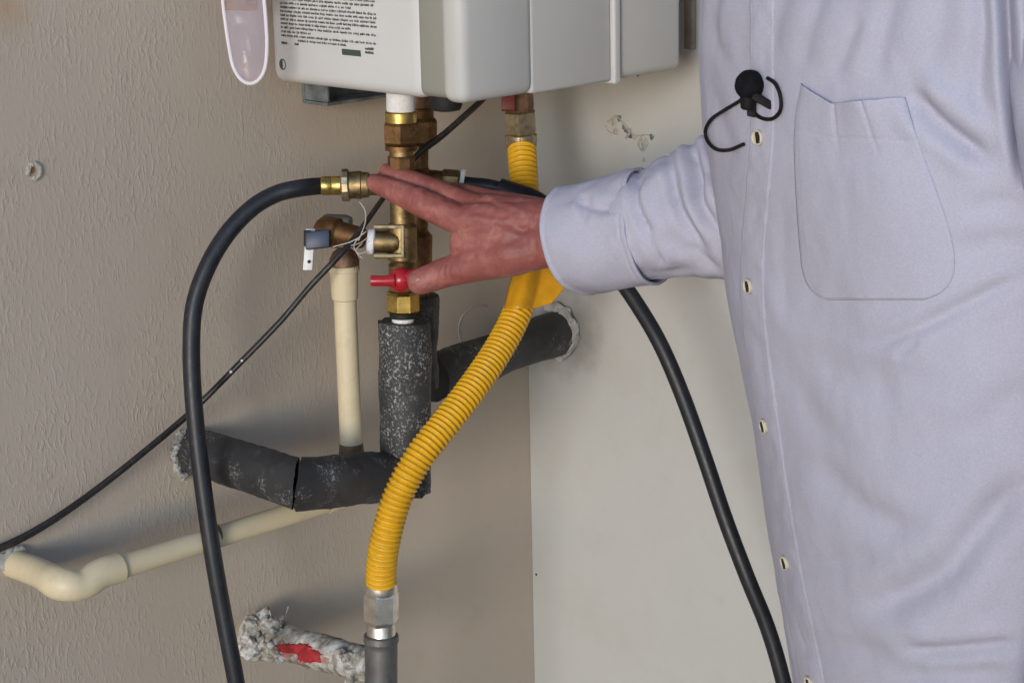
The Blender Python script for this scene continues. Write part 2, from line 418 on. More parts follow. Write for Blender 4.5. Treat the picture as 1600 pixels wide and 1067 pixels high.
for i in range(28):
    a0, a1 = 2*math.pi*i/28, 2*math.pi*(i+1)/28; b = len(VV)
    VV += [(HX1+.0003, y0+math.cos(a)*r, z0+math.sin(a)*r*1.08) for a, r in ((a0, .0035), (a0, .0046), (a1, .0046), (a1, .0035))]; FF.append((b, b+1, b+2, b+3))
    if math.cos((a0+a1)/2) < -.05:
        b = len(VV); VV += [(HX1+.0003, y0, z0+math.sin(a0)*.0035), (HX1+.0003, y0+math.cos(a0)*.0036, z0+math.sin(a0)*.0038), (HX1+.0003, y0+math.cos(a1)*.0036, z0+math.sin(a1)*.0038), (HX1+.0003, y0, z0+math.sin(a1)*.0035)]; FF.append((b, b+1, b+2, b+3))
obj('printed_emblem', (VV, FF), MT['ink2'], heater, smooth=False)
# rubber grommet under the front edge and the wiring gland
g = PY(697, 166, .225)
obj('rubber_grommet', merge(lathe(g+np.array([0, 0, .014]), g-np.array([0, 0, .004]), [(0, .013), (.7, .014), (.95, .012), (1, .008)], 20)), MT['black'], heater)
# mounting bracket against the wall under the heater
b0 = PY(485, 163, .012); b1 = PY(560, 150, .012)
br = thing('mounting_bracket', 'grey galvanised steel bracket on the wall just under the white heater', 'bracket', b0)
zb = b0[2]
obj('back_flange', box((.10, .001, zb), (b0[0], .004, zb+.06)), MT['galv'], br, smooth=False, bevel=.0006)
obj('bottom_flange', box((.10, .0045, zb), (b0[0], .036, zb+.003)), MT['galv'], br, smooth=False, bevel=.0006)
obj('end_flange', box((b0[0]-.003, .0045, zb+.0035), (b0[0]-.0002, .036, zb+.027)), MT['galv'], br, smooth=False, bevel=.0006)

# clear pouch hanging beside the heater
dp = 1.735
pt = thing('plastic_pouch', 'clear plastic document pouch with rounded bottom hanging left of the heater', 'pouch', PD(385, 130, dp))
outl = [(343, -90), (346, -40), (348, 0), (352, 35), (358, 75), (364, 103), (375, 123), (390, 131), (404, 125), (414, 106), (417, 70), (415, 30), (411, -20), (407, -90)]
op, _ = smooth_path([PD(x, y, dp) for x, y in outl], 90)
obj('rim', sweep(op, .0016, 8), MT['rim'], pt)
cx = np.array([PD(382, y, dp) for _, y in outl])
cen, _ = smooth_path(cx, 90)
rows = []
for side_ in (-1, 1):
    G = []
    for i in range(45):
        a, b = op[i], op[89-i]
        for j in range(13):
            s = j/12; p = a*(1-s)+b*s
            bul = .0042*math.sin(math.pi*s)*min(1, (44-i)/8)*(1+.4*mnoise.noise(Vector(p)*60))
            G.append(p - FW*bul*side_)
    F = [(i*13+j, i*13+j+1, (i+1)*13+j+1, (i+1)*13+j) for i in range(44) for j in range(12)]
    rows.append((np.array(G), F))
obj('film', merge(*rows), MT['film'], pt)
obj('folded_card', obox(PD(376, -28, dp), (RT, UP, FW), (.013, .024, .0012)), MT['card'], pt, smooth=False)

# thin brown strip added as the shadow in the gap beside the heater
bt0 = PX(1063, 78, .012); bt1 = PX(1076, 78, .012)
tag(obj('gap_shade_strip', box((.0004, bt0[1], bt0[2]), (.007, bt1[1], ZT)), grime('gap_shade_brown', (.26, .21, .17), .8, 0, .25, 30, .3), bevel=.001),
    'narrow brown strip standing in for the shaded gap at the right end of heater', 'shade strip')

# ---------------------------------------------------------------- brass isolation valves
LFT = -RT
def seg_lathe(px0, px1, axf, prof, seg=24, turn=0.): return lathe(axf(px0), axf(px1), prof, seg, turn)
def axis1(py): return PY(626 + (py-160)*(632-626)/(560), py, .15)
S1 = 1.0/1.783                     # mm per pixel at this depth -> metres below
def vbody(parent, axf, sc, mats):
    def ring(y0, y1, rp, seg, name, m, turn=0., ch=.0, smooth=True):
        r = rp*sc/1000
        pr = [(0, r-ch), (.12, r), (.88, r), (1, r-ch)] if ch else [(0, r), (1, r)]
        return obj(name, lathe(axf(y0), axf(y1), pr, seg, turn), m, parent, smooth=smooth)
    return ring
v1 = thing('isolation_valve', 'front brass service valve with red lever under the water heater', 'valve', axis1(500))
ring = vbody(v1, axis1, 1/1.783, None)
ring(140, 175, 22.5, 24, 'white_nipple', MT['ptfe'], 0, .0008)
ring(128, 152, 15, 16, 'inlet_stub', MT['black'])
ring(174, 193, 24.5, 24, 'threaded_collar', MT['bright'], 0, .0012)
ring(191, 226, 29.5, 6, 'union_nut', MT['bronze'], .25, .0018, False)
ring(226, 236, 25.0, 24, 'union_shoulder', MT['bronze'], 0, .003)
ring(235, 350, 18.5, 24, 'upper_body', MT['brass'])
ring(243, 266, 21.5, 8, 'neck_flat', MT['bronze'], .1, .001, False)
ring(345, 412, 23.5, 20, 'ball_housing', MT['brass'], 0, .004)
ring(408, 458, 22, 20, 'lower_body', MT['brass'], 0, .003)
ring(455, 488, 27.5, 8, 'lower_nut', MT['bright'], .3, .002, False)
ring(487, 496, 21, 20, 'sealing_ring', MT['black'])
ring(494, 503, 17.5, 20, 'tape_wrap', MT['ptfe'], 0, .0008)
ring(502, 512, 13, 20, 'pipe_stub', MT['ptfe'])
# side port towards the drain hose (level with the viewer, pointing left)
d1 = float(proj(axis1(290))[2])
def hp(x, y, d=d1): return PD(x, y, d)
obj('drain_port', lathe(hp(614, 288), hp(574, 289), [(0, .0105), (.55, .0105), (.56, .0095), (1, .0095)], 20), MT['brass'], v1)
# yoke with plug on the relief side
dy = float(proj(axis1(378))[2])-.006
cy = hp(607, 378, dy)
yk = [obox(hp(608, 355.5, dy), (RT, UP, FW), (.0132, .0018, .010)), obox(hp(608, 400.5, dy), (RT, UP, FW), (.0132, .0018, .010)), obox(hp(630, 378, dy), (RT, UP, FW), (.0016, .0144, .010))]
obj('port_yoke', merge(*yk), MT['dullb'], v1, smooth=False, bevel=.0009)
obj('relief_plug', lathe(hp(585, 378, dy), hp(627, 378, dy), [(0, .0098), (.75, .0098), (.9, .0088), (1, .005)], 24), MT['brass'], v1)
obj('tape_wrap', lathe(hp(574, 377, dy), hp(586, 378, dy), [(0, .0095), (.15, .0112), (.85, .0114), (1, .0102)], 22), MT['ptfe'], v1)
# red quarter-turn lever
dh = 1.768
lev = obj('lever', merge(sweep([hp(579, 439, dh), hp(581, 439, dh), hp(600, 439, dh-.002), hp(618, 438, dh-.004)], [.0042, .0050, .0047, .0058], 14)), MT['red'], v1)
obj('lever_hub', lathe(hp(628, 437, 1.789), hp(626, 437, 1.762), [(0, .0105), (.6, .0112), (.82, .0102), (.93, .0078), (1, .004), (1.02, .0008)], 24), MT['red'], lev)
obj('lever_tail', sweep([hp(626, 436, dh), hp(652, 428, dh), hp(664, 424, dh)], [.006, .005, .0045], 12), MT['red'], lev)

def axis2(py): return PY(655 + (py-160)*(652-655)/(560), py, .11)
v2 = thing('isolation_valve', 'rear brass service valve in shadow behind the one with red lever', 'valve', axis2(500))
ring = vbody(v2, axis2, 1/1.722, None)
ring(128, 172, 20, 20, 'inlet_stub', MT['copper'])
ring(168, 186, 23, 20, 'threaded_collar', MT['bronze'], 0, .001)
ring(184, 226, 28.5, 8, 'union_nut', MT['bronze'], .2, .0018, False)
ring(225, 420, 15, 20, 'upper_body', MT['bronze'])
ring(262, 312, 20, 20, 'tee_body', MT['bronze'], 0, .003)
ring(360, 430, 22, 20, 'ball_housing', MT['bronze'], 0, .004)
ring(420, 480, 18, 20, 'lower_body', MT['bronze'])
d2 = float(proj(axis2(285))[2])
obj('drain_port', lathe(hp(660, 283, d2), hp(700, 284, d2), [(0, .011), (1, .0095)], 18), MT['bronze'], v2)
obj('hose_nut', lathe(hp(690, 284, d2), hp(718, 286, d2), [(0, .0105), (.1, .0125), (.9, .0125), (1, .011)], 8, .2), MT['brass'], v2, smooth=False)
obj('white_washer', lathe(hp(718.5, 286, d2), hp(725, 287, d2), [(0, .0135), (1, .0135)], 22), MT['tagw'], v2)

# relief valve left of the front valve
rv = thing('relief_valve', 'small pressure relief valve with blue lever behind the diagonal cable', 'valve', PY(540, 405, .086))
dr = 1.838
obj('outlet_bell', lathe(PD(538, 388, dr), PD(538, 420, dr+.004), [(0, .006), (.2, .0105), (.55, .0135), (1, .0135)], 24), MT['copper'], rv)
obj('valve_body', lathe(PD(498, 359, dr+.006), PD(566, 372, dr-.012), [(0, .010), (.1, .0135), (.45, .0135), (.5, .011), (1, .0095)], 20), MT['bronze'], rv)
obj('bonnet', lathe(PD(505, 350, dr+.01), PD(548, 352, dr+.006), [(0, .008), (.15, .0095), (.85, .0095), (1, .008)], 10), MT['steel'], rv)
obj('lever_grip', obox(PD(497, 375, dr-.014), (RT*1+UP*.12, UP, FW), (.0108, .0078, .007)), MT['blue'], rv, bevel=.0015, smooth=True)
obj('lever_cap', obox(PD(481, 373, dr-.012), (RT, UP, FW), (.0030, .0072, .008)), MT['black'], rv, bevel=.001)
tg = obj('hanging_tag', obox(PD(483, 390, dr-.006), (RT, UP+RT*.08, FW), (.0042, .0185, .0009)), MT['tagw'], rv, bevel=.0005)
obj('tag_hole', lathe(PD(483, 409, dr-.0078), PD(483, 409, dr-.0070), [(0, .0016), (1, .0016)], 12), MT['black'], tg)
# lint and tape strands
for pts, r in (([(562, 316), (570, 328), (571, 345), (566, 362), (560, 376)], .0012), ([(560, 372), (548, 378), (535, 382), (520, 386)], .0013), ([(572, 362), (560, 372), (553, 385), (560, 396), (572, 394)], .0012), ([(566, 380), (556, 392), (566, 404)], .0009), ([(574, 372), (562, 380), (548, 384)], .0009)):
    sp, _ = smooth_path([PD(x, y, 1.782) for x, y in pts], 30)
    obj('tape_strand', sweep(sp, [.62*r*(.6+.5*abs(mnoise.noise(Vector(p)*400))) for p in sp], 6), MT['lint'], rv)

# ---------------------------------------------------------------- cream drain pipe
hole_w = PY(22, 880, 0); Yp = .086
elb = np.array([hole_w[0], Yp, PY(110, 912, Yp)[2]])
drn = thing('drain_pipe', 'cream plastic drain pipe dropping from the relief valve and running left into wall', 'pipe', PY(548, 760, Yp))
def axd(py): return PY(537 + (py-420)*(549-537)/(280), py, Yp)
obj('adapter', lathe(axd(414), axd(468), [(0, .0128), (.01, .0143), (.16, .0143), (.18, .0128), (.8, .0122), (.97, .0118), (1, .0105)], 26), MT['cpvc'], drn)
bot = axd(752)
runA = np.array([bot[0]+.012, Yp, bot[2]-.012])
vp, _ = smooth_path([axd(462), axd(560), axd(650), axd(735)], 30)
obj('drop_pipe', sweep(vp, .0104, 22), MT['cpvc'], drn)
eb, _ = smooth_path([axd(705), axd(735), (axd(748)+runA)/2+np.array([-.003, 0, -.002]), runA, runA+np.array([.02, 0, 0])], 24)
obj('elbow', sweep(eb, .0102, 20), MT['cpvc'], drn)
obj('stained_collar', lathe(axd(692), axd(708), [(0, .0107), (.5, .0114), (1, .0119)], 22), grime('rusty_pipe_stain', (.20, .13, .075), .8, 0, .35, 90, .3), drn)
r1 = PY(176, 890, Yp)
obj('run_pipe', sweep(np.linspace(runA, r1, 12), .0098, 22), MT['cpvc'], drn)
cpl = PY(336, 834, Yp); dr_ = (r1-runA)/np.linalg.norm(r1-runA)
obj('coupling', lathe(cpl-dr_*.001, cpl+dr_*.0005, [(0, .0101), (1, .0101)], 22), MT['copper'], drn)
ew, _ = smooth_path([r1-dr_*.006, r1+dr_*.012, PY(128, 913, Yp), PY(96, 912, Yp-.008), PX(62, 895, hole_w[0]), hole_w+np.array([0, .004, 0]), hole_w-np.array([0, .01, 0])], 40)
rr = np.interp(np.linspace(0, 1, 40), [0, .28, .42, .6, 1], [.0128, .0128, .0142, .0125, .0122])
obj('elbow', sweep(ew, rr, 22), MT['cpvc'], drn)
blob(hole_w+np.array([.002, .001, .004]), (.014, .005, .014), MT['plaster'], 'wall_filler', drn, rough=.5, freq=120)

# ---------------------------------------------------------------- insulated pipes
def foam_tube(a, b, r, name, m, parent, n=34, seg=40, rag=.0008, core=.12, mit_a=None, mit_b=None):
    a = np.asarray(a); b = np.asarray(b); pts = np.linspace(a, b, n)
    V, F = sweep(pts, r, seg, cap=False)
    V2, F2 = sweep(pts, r*core, seg, cap=False)
    for q in (V,):
        for i in range(len(q)):
            p = Vector(q[i]); ci = pts[i//seg]; d = (q[i]-ci)/np.linalg.norm(q[i]-ci)
            q[i] = q[i] + d*(rag*mnoise.fractal(p*160, 1, 2, 4) + .0024*mnoise.noise(p*22) - .004*max(0, mnoise.noise(p*38+Vector((7, 3, 1)))-.33))
            if i < seg or i >= (n-1)*seg:
                ax = (b-a)/np.linalg.norm(b-a); q[i] = q[i] + ax*.0022*mnoise.noise(p*140)
    ax = (b-a)/np.linalg.norm(b-a); Ln = np.linalg.norm(b-a)
    for q in (V, V2):
        for mt_, end in ((mit_a, 0), (mit_b, 1)):
            if mt_ is None: continue
            pc, pn = mt_
            for i in range(len(q)):
                k = ((q[i]-a)@ax)/Ln; k = k if end else 1-k
                sh = -((q[i]-pc)@pn)/(ax@pn)
                if end == 0 and sh > 0 and i//seg < 9 or end == 1 and sh < 0 and i//seg > n-10: q[i] = q[i] + ax*sh
                elif (i//seg == 0 and end == 0) or (i//seg == n-1 and end == 1): q[i] = q[i] + ax*(sh + .0026*mnoise.fractal(Vector(q[i])*170, 1, 2, 4))
    F2 = [tuple(i+len(V) for i in f[::-1]) for f in F2]
    for j in range(seg):
        k = (j+1) % seg; o = len(V)
        F2.append((j, o+j, o+k, k)); e = (n-1)*seg
        F2.append((e+j, e+k, o+e+k, o+e+j))
    return obj(name, (np.vstack([V, V2]), F+F2), m, parent)
hole1 = PY(300, 703, 0)
cornr = PX(464, 755, hole1[0])
ip = thing('insulated_pipe', 'worn black foam insulated pipe below the red lever, bending left into wall', 'pipe', cornr)
def axi(py): return PY(632, py, cornr[1])
RF = .0228
foam_tube(axi(502), axi(768), RF, 'foam_sleeve', MT['foam'], ip)
tpt = axi(735); zline = .5*(tpt[2]+cornr[2])
h0 = np.array([tpt[0]+.018, cornr[1], tpt[2]-.001]); h1 = np.array([cornr[0]-.002, cornr[1], cornr[2]-.001])
dirh = (h1-h0)/np.linalg.norm(h1-h0)
w1 = hole1 + np.array([0, -.004, 0]); w0 = cornr
mn = (h0-h1)/np.linalg.norm(h0-h1) + (w0-w1)/np.linalg.norm(w0-w1); mn /= np.linalg.norm(mn)
foam_tube(h0, h1, RF*1.0, 'foam_sleeve', MT['foam2'], ip, mit_b=(cornr+mn*.0016, mn))
foam_tube(w0, w1, RF*.95, 'foam_sleeve', MT['foam2'], ip, mit_a=(cornr-mn*.0010, mn))
for k in range(9):
    a = math.radians(-50 + k*13)
    blob(hole1+np.array([.0225*math.cos(a), .002+.004*random.random(), .0225*math.sin(a)-.002]), (.0020+.0035*random.random(), .003, .0030+.003*random.random()), MT['plaster'], 'wall_filler', ip, rough=.6, freq=260, sub=3, seed=k)
for k in range(26):
    a = math.radians(random.uniform(-60, 70)); p0 = hole1+np.array([.022*math.cos(a), .004, .022*math.sin(a)-.002]); p1 = p0 + np.array([.006*math.cos(a), .006*random.random(), .006*math.sin(a)]) + np.random.randn(3)*.002
    obj('fibre', sweep(smooth_path([p0, (p0+p1)/2+np.random.randn(3)*.0012, p1], 6)[0], .0005, 5), MT['lint'], ip)

hole2 = PX(876, 518, 0)
ip2 = thing('insulated_pipe', 'shadowed black foam insulated pipe behind the yellow hose, running into smooth wall', 'pipe', hole2)
def axj(py): return PY(650, py, .11)
e2 = PX(700, 585, .2); Y2 = hole2[1]+.012
q0 = PY(672, 590, .085); q1 = hole2.copy(); q1[0] = -.004
foam_tube(axj(462), axj(604), RF*.95, 'foam_sleeve', MT['foam2'], ip2)
foam_tube(q0, q1, RF*1.0, 'foam_sleeve', MT['foam2'], ip2)
# white foam collar where it enters the wall, open towards the left
th = np.linspace(-1.9, 2.0, 40)
cr = [hole2 + np.array([.006, .023*math.cos(t), .024*math.sin(t)+.002]) for t in th]
V, F = sweep(np.array(cr), .0062, 12)
for i in range(len(V)):
    p = Vector(V[i]); V[i] = V[i] + .0035*np.array(mnoise.turbulence_vector(p*130, 3, False))
obj('wall_filler', (V, F), MT['plaster'], ip2)
# faint filler ring on the wall behind
c2 = PY(770, 520, 0)
th = np.linspace(1.3, 3.9, 30)
cr = [PY(752+36*math.cos(t), 515-38*math.sin(t), 0)+np.array([0, .0003, 0]) for t in th]
obj('filler_ring', sweep(np.array(cr), [.0011+.0006*mnoise.noise(Vector(p)*200) for p in cr], 8), MT['beige'], wl)

# ---------------------------------------------------------------- gas pipe and yellow hose
hole3 = PY(398, 992, 0); tee = PX(595, 1045, hole3[0])
gp = thing('gas_pipe', 'dark steel gas pipe with crusted stub from wall below the yellow hose', 'pipe', tee)
def axg(py): return PY(595.5, py, tee[1])
g0, g1 = axg(990), axg(1200); gk = (g0[2]-.001)/(g0[2]-g1[2])
obj('tee_barrel', lathe(g0, g0+(g1-g0)*gk, [(0, .0135), (.008/gk, .0155), (.05/gk, .0158), (.06/gk, .0148), (.1/gk, .0146), (1, .0146)], 26), MT['steel'], gp)
stub = np.linspace(hole3-np.array([0, .01, 0]), tee+np.array([0, -.008, 0]), 60)
V, F = sweep(stub, np.interp(np.linspace(0, 1, 60), [0, .18, .3, .6, .85, 1], [.021, .022, .0165, .0165, .0160, .0150]), 36)
for i in range(len(V)):
    p = Vector(V[i]); ci = stub[min(59, i//36)]; d = V[i]-ci; d /= max(1e-6, np.linalg.norm(d))
    f = 1 - min(1, (i//36)/59*1.15)
    V[i] = V[i] + d*((.0012+.0034*f*f)*mnoise.fractal(p*85, 1, 2, 4))
st = obj('crusted_stub', (V, F), MT['crust'], gp)
# red thread paint over the stub
bv = BVHTree.FromPolygons([tuple(v) for v in V], [f for f in F if len(f) == 4])
def on(bvh, px, py, off, d0=1.8):
    r = ray(px, py); h = bvh.ray_cast(Vector(CAM), Vector(r/np.linalg.norm(r)))
    if h[0] is None: return PD(px, py, d0)
    n = np.array(h[1]); n = n if n@r < 0 else -n
    return np.array(h[0]) + n*off
def patch(bvh, outline, off, step=2.0, inner=True):
    """drape a closed px outline on a surface as a fan grid"""
    o = np.array(outline, float); c = o.mean(0); n = len(o); K = 6
    V = [on(bvh, *c, off)]; F = []
    for k in range(1, K+1):
        for q in o:
            p = c + (q-c)*k/K; V.append(on(bvh, *p, off*(1 if k < K else .1)))
    for j in range(n):
        F.append((0, 1+j, 1+(j+1) % n))
        for k in range(K-1): F.append((1+k*n+j, 1+(k+1)*n+j, 1+(k+1)*n+(j+1) % n, 1+k*n+(j+1) % n))
    return V, F
ol = [(430, 1015), (445, 1010), (465, 1011), (482, 1012), (492, 1022), (502, 1030), (500, 1041), (488, 1044), (472, 1043), (468, 1034), (455, 1026), (438, 1023)]
ol = smooth_path(np.array([(a, b, 0) for a, b in ol+ol[:1]], float), 70)[0][:-1, :2]
ol = (ol - ol.mean(0))*np.array([1, .85]) + ol.mean(0) + np.array([0, -7]) + np.random.randn(*ol.shape)*1.5
obj('red_paint', patch(bv, ol, .0020), MT['redp'], st)
for x_, y_, r_ in ((434, 1014, 5), (448, 1022, 6), (470, 1032, 5), (508, 1030, 4)):
    oo = [(x_+r_*(1.4+.5*random.random())*math.cos(a), y_+r_*(.6+.4*random.random())*math.sin(a)) for a in np.linspace(0, 6.28, 16, endpoint=False)]
    obj('pink_paint', patch(bv, oo, .0008), MT['pinkp'], st)
for x, y, r in ((405, 975, .011), (425, 985, .010), (400, 1005, .013), (430, 1020, .009), (540, 1025, .007), (548, 1050, .007)):
    blob(on(bv, x, y, .0), r, MT['crust'], 'foam_crumb', st, rough=.8, freq=120, seed=x)
for i in range(9):
    a = on(bv, 398+i*6, 968+random.random()*12, .002, 1.84); b = a + np.random.randn(3)*.006 + UP*.007
    obj('fibre', sweep(smooth_path([a, (a+b)/2+np.random.randn(3)*.002, b], 8)[0], .0006, 5), MT['lint'], st)

yh = thing('gas_hose', 'yellow corrugated flexible gas hose running down from the heater, with metal nuts', 'hose', axg(990))
def axt(py): return PY(811.5 + (py-160)*.05, py, .13)
obj('inlet_fitting', lathe(axt(135), axt(176), [(0, .0135), (.8, .0135), (1, .012)], 8, .2), MT['copper'], yh, smooth=False)
obj('red_seal', obox(PY(794, 160, .1385), (RT, UP, FW), (.0062, .0078, .006)), MT['maroon'], yh, bevel=.001)
obj('top_nut', lathe(axt(172), axt(228), [(0, .0125), (.06, .0158), (.62, .0158), (.68, .015), (.9, .0156), (1, .0150)], 6, .35), MT['pale'], yh, smooth=False)
obj('nut_collar', lathe(axt(211), axt(230), [(0, .0150), (.6, .0150), (1, .0143)], 24), MT['pale'], yh)
obj('bottom_nut', lathe(axg(923), axg(975), [(0, .0138), (.1, .0158), (.85, .0158), (1, .013)], 6, .52), MT['zinc'], yh, smooth=False)
obj('nut_collar', lathe(axg(911), axg(926), [(0, .0142), (.7, .0150), (1, .0140)], 24), MT['zinc'], yh)
obj('flare_adapter', lathe(axg(973), axg(994), [(0, .0115), (.3, .0128), (.85, .0128), (1, .0138)], 24), MT['zinc'], yh)
ptop = axt(222); pbot = axg(918)
yp, ys = smooth_path([ptop, PD(817, 262, 1.905), PD(821, 320, 1.895), PD(826, 390, 1.88), PD(822, 445, 1.868), PD(804, 498, 1.852), PD(775, 552, 1.835), PD(738, 606, 1.815), PD(697, 660, 1.798), PD(655, 714, 1.786), PD(622, 775, 1.784), PD(603, 840, 1.79), PD(596, 885, 1.80), pbot], 1150)
PITCH = .0047
corr = .5+.5*np.cos(2*math.pi*ys/PITCH); rad = .0112 + .0026*(corr**.45)
obj('corrugated_tube', sweep(yp, rad, 26), MT['yellow'], yh)
# yellow tag sleeve round the hose, its flap standing out to the right
G = []; nu, nv_ = 26, 18
left = [(806, 408), (801, 430), (794, 452), (788, 482)]; right = [(884, 404), (884, 425), (884, 448), (862, 474)]
mid = [(846, 408), (843, 430), (838, 458), (830, 483)]
for i in range(nv_):
    t = i/(nv_-1)
    def at(q): a = np.array(q, float); s = t*(len(q)-1); k = min(int(s), len(q)-2); return a[k]*(1-(s-k))+a[k+1]*(s-k)
    l, m_, r = at(left), at(mid), at(right)
    for j in range(nu):
        s = j/(nu-1)
        if s < .5:
            u = s/.5; p = l*(1-u)+m_*u; d = 1.866 - .0175*math.sin(math.pi*(.08+.84*u)) - .016*t
        else:
            u = (s-.5)/.5; p = m_*(1-u)+r*u; d = 1.866 - .0175*math.sin(math.pi*.92) - .016*t + .006*u
        d += .0009*mnoise.noise(Vector((p[0]*.05, p[1]*.05, 0)))
        G.append(PD(p[0], p[1], d))
F = [(i*nu+j, i*nu+j+1, (i+1)*nu+j+1, (i+1)*nu+j) for i in range(nv_-1) for j in range(nu-1)]
to = obj('tag_sleeve', (G, F), MT['ytag'], yh)
sm_ = to.modifiers.new('thickness', 'SOLIDIFY'); sm_.thickness = .0012; sm_.offset = 0

# ---------------------------------------------------------------- black hoses and the cable
h1_ = thing('drain_hose', 'black rubber hose looping down on the left from the brass coupling', 'hose', PD(395, 1160, 1.80))
hpth, _ = smooth_path([hp(520, 290), hp(498, 291), hp(470, 294, 1.772), hp(432, 303, 1.768), hp(394, 325, 1.763), hp(356, 364, 1.757), hp(325, 415, 1.752), hp(304, 475, 1.75), hp(299, 540, 1.75), hp(302, 620, 1.752), hp(312, 720, 1.757), hp(330, 850, 1.765), hp(349, 960, 1.775), hp(368, 1060, 1.785), hp(384, 1150, 1.80), hp(400, 1260, 1.82), hp(400, 1260, 1.82)+np.array([.02, .05, -.30]), hp(400, 1260, 1.82)*np.array([1, 1, 0])+np.array([.05, .14, .09]), hp(400, 1260, 1.82)*np.array([1, 1, 0])+np.array([.20, .28, .009]), hp(400, 1260, 1.82)*np.array([1, 1, 0])+np.array([.6, .4, .009])], 300)
obj('rubber_tube', sweep(hpth, .0076, 20), MT['rubber'], h1_)
obj('ferrule', lathe(hp(502, 290.5), hp(534, 290), [(0, .0078), (.05, .0083), (.45, .0083), (.5, .0076), (.55, .0083), (.95, .0083), (1, .0075)], 24), MT['bright'], h1_)
obj('swivel_flange', lathe(hp(534, 290), hp(546, 289.5), [(0, .0135), (.15, .0145), (.85, .0145), (1, .0135)], 14), MT['pale'], h1_, smooth=False)
obj('coupling_nut', lathe(hp(545.5, 289.5), hp(576, 289), [(0, .0118), (.6, .0125), (.65, .0115), (1, .0112)], 22), MT['brass'], h1_)

h2_ = thing('drain_hose', 'black rubber hose falling from behind the shirt cuff past the pale wall', 'hose', PD(1240, 1160, 1.80))
hp2, _ = smooth_path([hp(714, 286, d2), hp(735, 289, d2), hp(765, 292, d2), hp(800, 302, d2-.005), hp(840, 318, d2-.015), hp(900, 362, 1.82), hp(955, 420, 1.81), hp(995, 475, 1.80), hp(1033, 540, 1.79), hp(1068, 622, 1.785), hp(1101, 715, 1.78), hp(1133, 810, 1.78), hp(1167, 900, 1.78), hp(1200, 982, 1.785), hp(1224, 1064, 1.79), hp(1240, 1140, 1.80), hp(1250, 1240, 1.82), hp(1250, 1240, 1.82)+np.array([.01, .03, -.35]), hp(1250, 1240, 1.82)*np.array([1, 1, 0])+np.array([.04, .06, .09]), hp(1250, 1240, 1.82)*np.array([1, 1, 0])+np.array([.16, .1, .009]), hp(1250, 1240, 1.82)*np.array([1, 1, 0])+np.array([.5, .0, .009])], 340)
obj('rubber_tube', sweep(hp2, .0070, 20), MT['rubber'], h2_)
obj('hose_sleeve', sweep(hp2[(proj(hp2)[0] > 772) & (proj(hp2)[0] < 850) & (proj(hp2)[1] < 450)], .0102, 18), MT['rubber'], h2_)

cb = thing('control_cable', 'thin black cable running diagonally down left from under the heater', 'cable', PD(0, 858, 1.72))
cpts = [hp(790, 118, 1.86), hp(757, 153, 1.85), hp(722, 185, 1.842), hp(690, 213, 1.836), hp(655, 240, 1.832), hp(622, 278, 1.83), hp(590, 322, 1.82), hp(560, 364, 1.81), hp(528, 402, 1.80), hp(486, 446, 1.80), hp(440, 500, 1.80), hp(375, 567, 1.805), hp(300, 642, 1.81), hp(225, 706, 1.79), hp(150, 765, 1.77), hp(75, 817, 1.74), hp(0, 856, 1.715), PY(-110, 892, .012), PY(-260, 925, .010), PY(-260, 925, .010)*np.array([0, 0, 1])+np.array([1.25, .010, -.03]), np.array([1.9, .010, .93]), np.array([2.95, .010, .90])]
cp, _ = smooth_path(cpts, 420)
for sgn in (-1, 1):
    obj('conductor', sweep(cp + sgn*.0017*UP + sgn*.0012*RT, .0024, 12), MT['cable'], cb)
for x, y in ((376, 567), (360, 583)):
    q = cp[np.argmin(np.hypot(proj(cp)[0]-x, proj(cp)[1]-y))]
    blob(q-FW*.0028, .0014, MT['ptfe'], 'paint_speck', cb, sub=2)

# ---------------------------------------------------------------- person
person = thing('person', 'person in lavender-grey work shirt reaching one bare hand to the brass valve', 'person', (*PD(1500, 1000, 1.5)[:2], 0))
def polyd(px, py, pts):
    """distance to polyline and position 0..1 along it"""
    P = np.array(pts, float); best = np.full(px.shape, 1e9); par = np.zeros(px.shape); sgn = np.zeros(px.shape)
    seg = np.linalg.norm(np.diff(P, axis=0), axis=1); cum = np.r_[0, np.cumsum(seg)]
    for i in range(len(P)-1):
        d = P[i+1]-P[i]; t = np.clip(((px-P[i, 0])*d[0]+(py-P[i, 1])*d[1])/(d@d), 0, 1)
        qx, qy = P[i, 0]+t*d[0], P[i, 1]+t*d[1]; dd = np.hypot(px-qx, py-qy); m = dd < best
        best = np.where(m, dd, best); par = np.where(m, (cum[i]+t*seg[i])/cum[-1], par)
        sgn = np.where(m, np.sign(d[0]*(py-qy)-d[1]*(px-qx)), sgn)
    return best*sgn, par
def creases(px, py, lst):
    h = np.zeros(px.shape)
    for pts, amp, wd in lst:
        pts = smooth_path(np.array([(a, b, 0) for a, b in pts], float), 14)[0][:, :2]
        d, s = polyd(px, py, pts); tap = np.clip(np.sin(math.pi*np.clip(s, 0, 1))*1.6, 0, 1)
        h += amp/1000*np.exp(-(d/wd)**2)*tap
        if amp < 0:                                   # cloth pushed out of a crease piles up beside it
            h += -.34*amp/1000*np.exp(-((np.abs(d)-2.1*wd)/(1.25*wd))**2)*tap
    return h
def grid_normals(V):
    du = np.roll(V, -1, 1)-np.roll(V, 1, 1); dv = np.gradient(V, axis=0)
    n = np.cross(du, dv); n /= np.maximum(1e-12, np.linalg.norm(n, axis=2))[..., None]; return n
def grid_faces(nr, nc): return [(i*nc+j, i*nc+(j+1) % nc, (i+1)*nc+(j+1) % nc, (i+1)*nc+j) for i in range(nr-1) for j in range(nc)]
